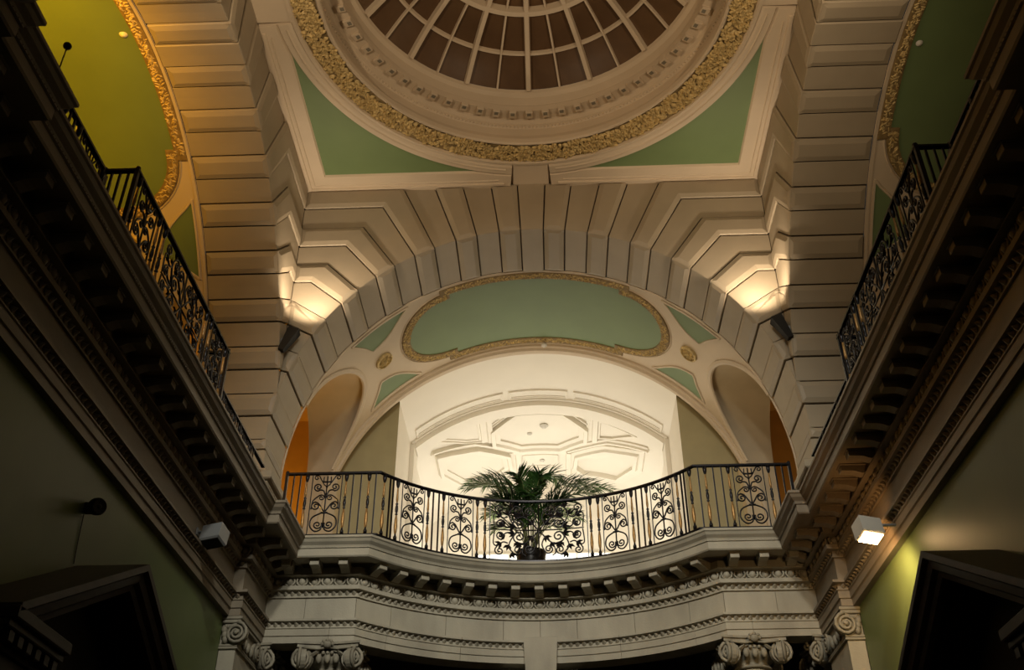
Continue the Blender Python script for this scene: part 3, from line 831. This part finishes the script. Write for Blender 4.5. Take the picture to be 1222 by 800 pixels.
column(-3.22, 15.72, 'free standing ionic column under the balcony, next to the unlit floodlight side')
column(3.22, 15.72, 'free standing ionic column under the balcony, next to the lit floodlight side')
column(-4.58, 15.76, 'half hidden ionic column behind the corner pilaster of the dark left wall')
column(4.58, 15.76, 'half hidden ionic column behind the corner pilaster near the lit floodlight')
# corner pilasters on the side walls
for sx in (-1, 1):
    p = thing('pilaster', 'stone corner pilaster with scroll capital %s' % ('beside the unlit floodlight wall' if sx < 0 else 'lit warm by the glowing floodlight'), 'pilaster', (sx*4.4, 14.6, 0))
    b = MB().bbox(*sorted((sx*4.26, sx*4.495)), 14.10, 15.14, 0, 5.97, .01); b.build('shaft', 'stone', p)
    b = MB()
    for o, z0, z1 in ((.05, 6.33, 6.375), (.035, 6.28, 6.33), (.02, 5.95, 5.985), (.03, 5.91, 5.945)):
        b.bbox(*sorted((sx*(4.26-o), sx*4.5)), 14.10-o, 15.15, z0, z1, .008)
    b.box(*sorted((sx*4.27, sx*4.5)), 14.11, 15.15, 5.98, 6.29)
    volute(b, (sx*4.27, 14.07, 6.13), (-.0, -1, 0), (0,0,1), .175, .07, flip=-sx)
    volute(b, (sx*4.22, 14.18, 6.13), (-sx, 0, 0), (0,0,1), .15, .05)
    volute(b, (sx*4.22, 15.0, 6.13), (-sx, 0, 0), (0,0,1), .15, .05)
    for i in range(3):
        b.ball((sx*(4.42+.015*i), 14.08, 6.04+.07*i), .045, .05, .06, 8, 5); b.ball((sx*(4.37+.03*i), 14.08, 6.23), .035)
    for i in range(3): b.ball((sx*4.25, 14.45+.18*i, 6.08), .05, .06, .08, 8, 5)
    b.build('capital', 'carved_stone', p)

# ------------------------------------------------------------------ wrought iron railings
ZB, ZT = FL+.04, 8.95
def catmull(P, k=5):
    out = []
    for i in range(len(P)-1):
        p0, p1, p2, p3 = P[max(0,i-1)], P[i], P[i+1], P[min(len(P)-1,i+2)]
        for j in range(k):
            u = j/k
            out.append(tuple(.5*((2*b)+(-a+c)*u+(2*a-5*b+4*c-d)*u*u+(-a+3*b-3*c+d)*u**3) for a, b, c, d in zip(p0,p1,p2,p3)))
    out.append(P[-1]); return out
def scroll_strokes():
    """strokes of a narrow lyre scroll panel, u in +-.22, v 0..1.0 ; list of (points, radius)"""
    S_ = []
    for s in (-1, 1):
        f = lambda P: [(s*u, v) for u, v in P]
        # big heart at the foot
        S_.append((f(spiral(.085, .13, .075, 1.5, pi*.9, 1, 12)[::-1]+catmull([(.02,.16),(.03,.05),(.12,.02),(.20,.12),(.17,.26),(.02,.34)], 4)), .0105))
        # outward scroll
        S_.append((f(catmull([(.0,.34),(.05,.42),(.10,.50),(.16,.53)], 4)+spiral(.14, .455, .075, 1.5, pi*.45, -1, 12)), .0105))
        # inner facing scroll
        S_.append((f(catmull([(.21,.40),(.19,.55),(.10,.64)], 4)[::1]+spiral(.065, .60, .05, 1.4, pi*.5, 1, 12)), .0095))
        # upper outward scroll
        S_.append((f(catmull([(.01,.62),(.04,.72),(.10,.74)], 4)+spiral(.13, .79, .07, 1.5, -pi*.5, 1, 12)), .0105))
        # lyre cup and top curl
        S_.append((f(catmull([(.0,.80),(.055,.85),(.055,.97)], 4)), .009))
        S_.append((f(catmull([(.06,.86),(.10,.93)], 3)+spiral(.165, .955, .05, 1.3, pi, -1, 12)), .009))
    S_.append(([(0,.08),(0,.98)], .010)); S_.append(([(-.05,.335),(.05,.335)], .014)); S_.append(([(-.07,.88),(.07,.88)], .012))
    return S_
def wide_strokes():
    """rich centre panel, u in +-.80"""
    S_ = []; blobs = []
    for s in (-1, 1):
        for t in (-1, 1):
            f = lambda P: [(s*u, .5+t*v) for u, v in P]
            S_.append((f(catmull([(.02,.02),(.12,.14),(.24,.24),(.36,.22)], 4)+spiral(.33, .12, .11, 1.6, pi*.4, -1, 12)), .011))
            S_.append((f(catmull([(.10,.12),(.05,.26),(.10,.38)], 4)+spiral(.16, .34, .08, 1.5, pi*.6, -1, 12)), .010))
            S_.append((f(catmull([(.36,.03),(.46,.16),(.50,.30),(.42,.42)], 4)+spiral(.36, .36, .08, 1.5, pi*.4, 1, 12)), .010))
            S_.append((f(catmull([(.45,.04),(.56,.06),(.62,.16)], 4)+spiral(.64, .10, .08, 1.5, pi*.7, -1, 12)), .010))
            S_.append((f(catmull([(.52,.24),(.60,.22),(.70,.30)], 4)+spiral(.66, .38, .08, 1.5, -pi*.3, 1, 12)), .010))
            S_.append((f(catmull([(.74,.02),(.76,.25),(.70,.30)], 4)), .009))
            S_.append((f(catmull([(.24,.24),(.28,.40),(.22,.46)], 4)), .009))
            for u, v, a in ((.30,.24,.6),(.40,.06,.0),(.50,.26,1.2),(.56,.10,.3),(.20,.22,1.0),(.10,.10,.8),(.46,.40,2.0),(.62,.24,.5),(.36,.20,1.6)):
                for k in (-.6, 0, .6): blobs.append((s*u, .5+t*v, s*cos(a+k), t*sin(a+k)))
        S_.append(([(s*.0,.5),(s*.40,.5)], .010)); S_.append(([(s*.44,.5),(s*.76,.5)], .009))
    S_.append(([(0,.04),(0,.98)], .011))
    return S_, blobs
SCR = scroll_strokes()
def panel_on(fn, strokes, h, blobs=()):
    """fn(u)->(x,y); builds iron work standing on the path"""
    mb = MB()
    def P(u, v):
        x, y = fn(u); return (x, y, ZB+.03+v*(h-.05))
    for pts, r in strokes: mb.tube([P(u, v) for u, v in pts], r*1.25, 5)
    for u, v, du, dv in blobs:
        a, b, c, d = P(u, v), P(u+.06*du-.026*dv, v+.06*dv+.026*du), P(u+.13*du, v+.13*dv), P(u+.06*du+.026*dv, v+.06*dv-.026*du)
        n = Vector((0, .012, 0))
        for q in (1, -1): mb.add([a, b, c, d, tuple((Vector(b)+Vector(d))/2+n*q)], [(0,1,4),(1,2,4),(2,3,4),(3,0,4)])
    for u, v in ((0,.62),(0,.34),(0,.8)):
        if not blobs: mb.ball(P(u, v), .022, n=6, k=4)
    return mb
# baluster (iron with gilded middle) and bar
H = ZT-ZB
def lat(prof): return MB().lathe([(r*1.35, z) for r, z in prof], 8)
BALME = lat([(.022,.0),(.022,.05),(.013,.07),(.010,.10),(.008,.42),(.019,.44),(.010,.46),(.016,.48),(.020,.53),(.016,.58),(.010,.60),(.019,.62),(.008,.64),(.008,.90),(.018,.93),(.024,.97),(.026,H)]).mesh('baluster', 'iron')
SLV = [lat([(.0105,.10),(.017,.14),(.022,.22),(.017,.34),(.0095,.42)]).mesh('gilt_sleeve', 'bronze'), lat([(.0095,.64),(.015,.70),(.0115,.82),(.0095,.90)]).mesh('gilt_sleeve', 'bronze')]
BARME = MB().bbox(-.011,.011,-.011,.011,0,H,.001).mesh('bar', 'iron')
POSTME = MB().bbox(-.022,.022,-.022,.022,0,H+.03,.004).ball((0,0,H+.04), .03).mesh('post', 'iron')
def rail_mesh(path, z, w, h):
    mb = MB(); P = [(x, y) for x, y in path]
    band(mb, P, [(-w,0),(-w,h*.7),(-w*.6,h),(w*.6,h),(w,h*.7),(w,0)], lambda u, v, d: (u, v, z+d)); return mb
def frame_bar(mb, x, y): mb.box(x-.008, x+.008, y-.008, y+.008, ZB, ZT)
# front railing
yR = 14.78; rR = 3.20; aR = asin(2.52/rR); cR = yR-rR*cos(aR)
rail = thing('balcony_railing', 'black wrought iron railing curving round the palm balcony', 'railing', (0,yR,FL))
path = [(-4.06,yR)]+[(rR*sin(-aR+2*aR*i/40), cR+rR*cos(-aR+2*aR*i/40)) for i in range(41)]+[(4.06,yR)]
rail_mesh(path, ZT-.005, .028, .04).build('top_rail', 'iron', rail)
rail_mesh(path, ZB-.03, .015, .03).build('bottom_rail', 'iron', rail)
def onrail(x):
    if abs(x) > 2.52: return (x, yR), 0
    a = asin(x/rR); return (x, cR+rR*cos(a)), -a
def put(me, x, name):
    (px, py), a = onrail(x); o = link(name, me, rail, loc=(px, py-yR, ZB-FL), rot=(0,0,a))
    if name == 'baluster':
        for q in SLV: link('gilt_sleeve', q, o)
for s in (-1, 1):
    put(POSTME, s*4.05, 'post')
    for x in (3.93,3.82,2.96,2.83,2.59,2.38,2.335,1.735,1.645): put(BARME, s*x, 'bar')
    for x in (3.71,3.07,2.70,2.46,2.27,1.81,1.57,1.02,.89): put(BALME, s*x, 'baluster')
    for xa, xb in ((3.62,3.14),(2.20,1.87),(1.49,1.09)):
        xm = s*(xa+xb)/2; (pa, _), (pb, _) = onrail(s*xa), onrail(s*xb)
        wv = hypot(pa[0]-pb[0], pa[1]-pb[1]); k = wv/.46
        (pm, am) = onrail(xm); tx = (pb[0]-pa[0])/wv, (pb[1]-pa[1])/wv
        fn = lambda u, pm=pm, tx=tx, k=k: (pm[0]+tx[0]*u*k, pm[1]+tx[1]*u*k)
        pn = panel_on(fn, SCR, H)
        for q in (pa, pb): frame_bar(pn, *q)
        pn.build('scroll_panel', 'iron', rail)
st, blb = wide_strokes()
def fnc(u): (p, a) = onrail(max(-2.5, min(2.5, u+.01))); return p
pn = panel_on(fnc, st, H, blb)
for q in (-.81, .83): frame_bar(pn, *onrail(q)[0])
pn.build('centre_scroll_panel', 'iron', rail)
# side railings: middle run stands forward
fn0 = lambda u: (0.0, u)
side_scroll = panel_on(lambda u: (0.0, u), SCR, H)
for q in (-.235, .235): side_scroll.box(-.008,.008,q-.008,q+.008,ZB,ZT)
SCRME = side_scroll.mesh('scroll_panel', 'iron', (0,0,ZB))
wide_s = panel_on(lambda u: (0.0, u*.9), st, H, [(u, v, a, b) for u, v, a, b in blb])
WIDME = wide_s.mesh('wide_scroll_panel', 'iron', (0,0,ZB))
for sx in (-1, 1):
    rl = thing('balcony_railing', 'dark iron railing with gilded balusters on the %s gallery' % ('yellow lit left' if sx < 0 else 'unlit right'), 'railing', (sx*4.2, 9.4, FL))
    xo, xi = sx*4.38, sx*4.03; ya, yb = 7.66, 11.14
    pth = [(xo,4.0),(xo,ya),(xi,ya),(xi,yb),(xo,yb),(xo,14.5)]
    rail_mesh(pth, ZT-.005, .028, .04).build('top_rail', 'iron', rl); rail_mesh(pth, ZB-.03, .015, .03).build('bottom_rail', 'iron', rl)
    def put2(me, x, y, name, rz=0): 
        o = link(name, me, rl, loc=(x-sx*4.2, y-9.4, ZB-FL), rot=(0,0,rz))
        if name == 'baluster':
            for q in SLV: link('gilt_sleeve', q, o)
    for q in (ya, yb):
        put2(POSTME, xi, q, 'post'); put2(POSTME, xo, q, 'post')
        for k in (.25, .5, .75): put2(BARME, xi+(xo-xi)*k, q, 'bar')
    y = ya+.09
    seq = ['b','P','b','i','b','W','b','i','b','P','b']
    wdt = {'b': .10, 'i': .09, 'P': .52, 'W': 1.46}
    tot = sum(wdt[c] for c in seq); kx = (yb-ya-.1)/tot; y = ya+.05
    for c in seq:
        yy = y+wdt[c]*kx/2; y += wdt[c]*kx
        if c == 'b': put2(BALME, xi, yy, 'baluster')
        elif c == 'i': put2(BARME, xi, yy, 'bar')
        elif c == 'P': put2(SCRME, xi, yy, 'scroll_panel')
        else: put2(WIDME, xi, yy, 'wide_scroll_panel')
    for (q0, q1) in ((4.2, ya-.05), (yb+.05, 14.4)):
        y = q0; i = 0
        while y < q1-.5:
            put2(BALME, xo, y+.05, 'baluster'); put2(SCRME, xo, y+.36, 'scroll_panel'); put2(BALME, xo, y+.66, 'baluster')
            put2(BARME, xo, y+.76, 'bar'); put2(BARME, xo, y+.86, 'bar'); y += .92

# ------------------------------------------------------------------ potted palm on the balcony
PX, PY = -.14, 16.85
palm = thing('potted_palm', 'leafy green palm in a dark pot on the balcony', 'plant', (PX, PY, FL-.03))
pot = MB().lathe([(.19,0),(.22,.05),(.25,.40),(.265,.50),(.27,.54),(.25,.54),(.24,.48),(.0,.48)], 24, (PX,PY,FL-.03), smooth=True).build('pot', 'pot', palm)
MB().lathe([(.238,.485),(.12,.50),(.0,.505)], 16, (PX,PY,FL-.03)).build('soil', 'soil', pot)
rnd = random.Random(21)
FR = [(3.05,1.15,1.50),(3.35,1.00,1.32),(2.75,.90,1.64),(2.3,.70,1.56),(1.2,.45,1.78),(2.0,.40,1.62),(.75,.65,1.74),(.35,1.0,1.50),(.02,1.40,1.30),(-.2,1.15,1.12),(.2,1.2,1.46),
      (-1.0,.40,1.40),(-2.1,.40,1.45),(3.6,.80,1.0),(-.45,.75,.95),(2.5,.8,1.1),(.7,.8,1.1),(3.1,.75,.85),(.1,.85,.80),(-1.5,.3,1.05),(-2.6,.45,1.0),(1.5,.5,1.2),(-.7,.45,.75),(3.9,.5,.75),(3.0,.6,.6),(.3,.55,.62),(-2.2,.42,.72)]
for az, reach, hp in FR:
    d = Vector((cos(az), sin(az), 0)); sd = Vector((-d.y, d.x, 0)); base = Vector((PX, PY, FL+.44))+d*.07
    n = 26; P = []; bend = rnd.uniform(-.08, .08)
    for i in range(n+1):
        t = i/n; P.append(base+d*(reach*t**1.45)+Vector((0,0,hp*(1-(1-t/.80)**2)))+sd*bend*t*t)
    b = MB(); b.tube(P, .011, 5, mi=1, r1=.003)
    for i in range(9, n+1):
        t = i/n; tg = (P[min(i+1,n)]-P[i-1]).normalized(); L = (.42*sin(pi*(.25+.62*(t-.33)/.67))+.06)*(.75+.25*min(1, reach))
        for sg in (-1, 1):
            for sub in (0, .5):
                q = P[i].lerp(P[i-1], sub)
                nrm = sd.cross(tg); nrm = nrm if nrm.z > 0 else -nrm
                dr = (sd*sg*.80+tg*(.70+.25*rnd.random())+nrm*rnd.uniform(.1, .4)).normalized(); l = L*rnd.uniform(.8, 1.1); w_ = .0145
                wv = dr.cross(nrm).normalized(); wv = (wv+nrm*rnd.uniform(-.9, .9)).normalized(); drop = Vector((0,0,-1))
                m1 = q+dr*l*.45+drop*(.02*l); e = q+dr*l+drop*(.22*l*rnd.uniform(.7, 1.3))
                b.add([q-wv*.006, q+wv*.006, m1+wv*w_, e, m1-wv*w_], [(0,1,2,4),(4,2,3)], 0)
    b.build('frond', ['leaf', 'stem'], palm)

# ------------------------------------------------------------------ pedimented door cases on the side walls
for sx in (-1, 1):
    yc, za, xf, xw = 9.40, 5.31, 3.76, 4.5; half = 2.15; sl = .53
    p = thing('door_%d' % (1 if sx < 0 else 2), 'dark wooden pedimented door case on the %s green wall' % ('loudspeaker' if sx < 0 else 'floodlit'), 'door case', (sx*4.2, yc, 0), kind='structure')
    for s in (-1, 1):
        b = MB()     # raking cornice with stepped mouldings
        prof = [(0,0,xf),(0,-.07,xf),(-.0,-.10,xf+.05),(0,-.17,xf+.07),(0,-.21,xf+.12),(0,-.27,xf+.14),(0,-.30,xf+.22),(0,-.30,xw)]
        pts = [(xf,0),(xf,-.07),(xf+.05,-.10),(xf+.07,-.18),(xf+.12,-.21),(xf+.14,-.27),(xf+.20,-.29),(xw-.002,-.29),(xw-.002,0)]
        L = [[(sx*x, yc+s*t, za-sl*abs(t)+z) for x, z in pts] for t in (0, half)]
        b.loops(L, True, True, True); b.build('raking_cornice', 'wood', p)
        # returned horizontal cornice block with dentils
        b = MB(); y0, y1 = sorted((yc+s*(half+.02), yc+s*(half-.95))); zb = za-sl*half
        for (xo, z0, z1) in ((xf, zb-.12, zb-.02), (xf+.05, zb-.18, zb-.12), (xf+.16, zb-.30, zb-.18), (xf+.20, zb-.62, zb-.30), (xf+.14, zb-.70, zb-.62), (xf+.2, zb-.86, zb-.70)):
            b.bbox(*sorted((sx*xo, sx*(xw-.003))), y0, y1, z0, z1, .01)
        b.build('entablature_block', 'wood', p)
        for i in range(6):
            yy = y0+.08+.155*i; b = MB().bbox(*sorted((sx*(xf+.07), sx*(xf+.18))), yy, yy+.08, zb-.27, zb-.18, .008); b.build('dentil', 'wood', p)
        cy = yc+s*(half-.45)
        b = MB().lathe([(.20,.3),(.20,1.5),(.17,3.0),(.22,3.05),(.24,3.15),(.26,zb-.86)], 20, (sx*(xf+.42), cy, 0)); b.bbox(*sorted((sx*(xf+.14), sx*(xw-.003))), cy-.3, cy+.3, 0, .3, .02); b.build('column', 'wood', p)
    b = MB().add([(sx*(xw-.15), yc-half, za-sl*half-.2), (sx*(xw-.15), yc+half, za-sl*half-.2), (sx*(xw-.15), yc, za-.2)], [(0,1,2)]); b.build('tympanum', 'black', p)
    b = MB().box(*sorted((sx*(xw-.1), sx*(xw-.004))), yc-half+.8, yc+half-.8, 0, za-sl*half); b.build('door_leaf', 'wood', p)

# ------------------------------------------------------------------ floodlights, uplights, loudspeaker
def floodlight(x, y, z, sx, lit, lab):
    f = thing('floodlight', lab, 'floodlight', (x, y, z))
    b = MB()     # tilted housing
    rot = Matrix.Rotation(R(-18)*1, 3, 'X') @ Matrix.Rotation(R(14*sx), 3, 'Z')
    def T(v): return tuple(rot @ Vector(v)+Vector((x, y, z)))
    bx = MB().bbox(-.14,.14,-.11,.11,-.13,.13,.02); b.add([T(v) for v in bx.v], bx.f); hs = b.build('housing', 'white_plastic' if lit else 'grey_metal', f)
    g = MB(); gx = MB().bbox(-.12,.12,-.09,.09,-.145,-.131,.003); g.add([T(v) for v in gx.v], gx.f); g.build('lens', 'lamp_glow' if lit else 'dark_metal', hs)
    b = MB(); b.tube([(x, y-.0, z+.02), (x+sx*.15, y, z+.05), (sx*4.45, y, z+.05)], .018, 6); b.bbox(*sorted((sx*4.42, sx*4.46)), y-.05, y+.05, z, z+.1, .005); b.build('bracket', 'grey_metal', f)
floodlight(-4.2, 12.32, 6.86, -1, False, 'unlit grey box floodlight on the dark side frieze')
floodlight(4.05, 11.66, 6.50, 1, True, 'glowing floodlight on the right side frieze')
lamp('floodlight_beam', 'SPOT', (3.98, 11.62, 6.30), 120, (1.0, .66, .30), .12, (4.5, 12.9, 4.9), 165, .7)
lamp('floodlight_spill', 'POINT', (4.02, 11.80, 6.46), 16, (1.0, .50, .17), .06)
for sx in (-1, 1):
    x, y, z = sx*4.24, 14.42, 11.40
    u = thing('uplight', 'black wedge shaped uplight clamped to the pier on the %s side' % ('yellow vault' if sx < 0 else 'unlit vault'), 'uplight', (x, y, z))
    b = MB()
    # wedge: wide open mouth at the top, narrow foot
    P0 = [(-.05,-.05,-.30),(.05,-.05,-.30),(.05,.05,-.30),(-.05,.05,-.30)]
    P1 = [(-.10,-.09,.20),(.10,-.09,.20),(.10,.09,.20),(-.10,.09,.20)]
    P2 = [(-.085,-.075,.20),(.085,-.075,.20),(.085,.075,.20),(-.085,.075,.20)]; P3 = [(-.07,-.06,-.05),(.07,-.06,-.05),(.07,.06,-.05),(-.07,.06,-.05)]
    rot = Matrix.Rotation(R(-20*sx), 3, 'Y') @ Matrix.Rotation(R(-8), 3, 'X')
    tr = lambda L: [tuple(rot @ Vector(v)+Vector((x, y, z))) for v in L]
    b.loops([tr(P0), tr(P1), tr(P2), tr(P3)], True, True, True); b.build('hood', 'dark_metal', u)
    b = MB().tube([(x, y, z-.02), (x+sx*.12, y+.12, z-.05), (sx*4.40, 14.66, z-.05)], .025, 6); b.bbox(*sorted((x+sx*.03, x+sx*.15)), y, y+.1, z-.1, z+.02, .01); b.build('clamp', 'grey_metal', u)
sp = thing('loudspeaker', 'round dark loudspeaker high on the green wall', 'loudspeaker', (-4.42, 9.29, 5.88))
ax = Vector((.8, -.6, -.25)).normalized()
b = MB(); c = Vector((-4.38, 9.27, 5.88)); u = ax.orthogonal().normalized(); v = ax.cross(u)
b.loops([[c+(u*cos(t)+v*sin(t))*r+ax*d for t in [2*pi*i/20 for i in range(20)]] for r, d in ((.045,-.07),(.075,-.05),(.088,.0),(.088,.055),(.078,.07))], True, True, True, smooth=False); b.build('housing', 'dark_metal', sp)
b = MB(); b.loops([[c+(u*cos(t)+v*sin(t))*r+ax*d for t in [2*pi*i/20 for i in range(20)]] for r, d in ((.075,.068),(.07,.08),(.025,.074),(.015,.08))], True, False, True); b.build('grille', 'grille', sp)
b = MB().box(-4.5, -4.44, 9.26, 9.34, 5.83, 5.93); b.build('wall_plate', 'dark_metal', sp)
MB().tube([(-4.49,9.28,5.80),(-4.492,9.30,5.55),(-4.492,9.33,5.30)], .005, 5).build('speaker_cable', 'dark_metal', None, label='thin cable running down from the loudspeaker to the door pediment', cat='cable')
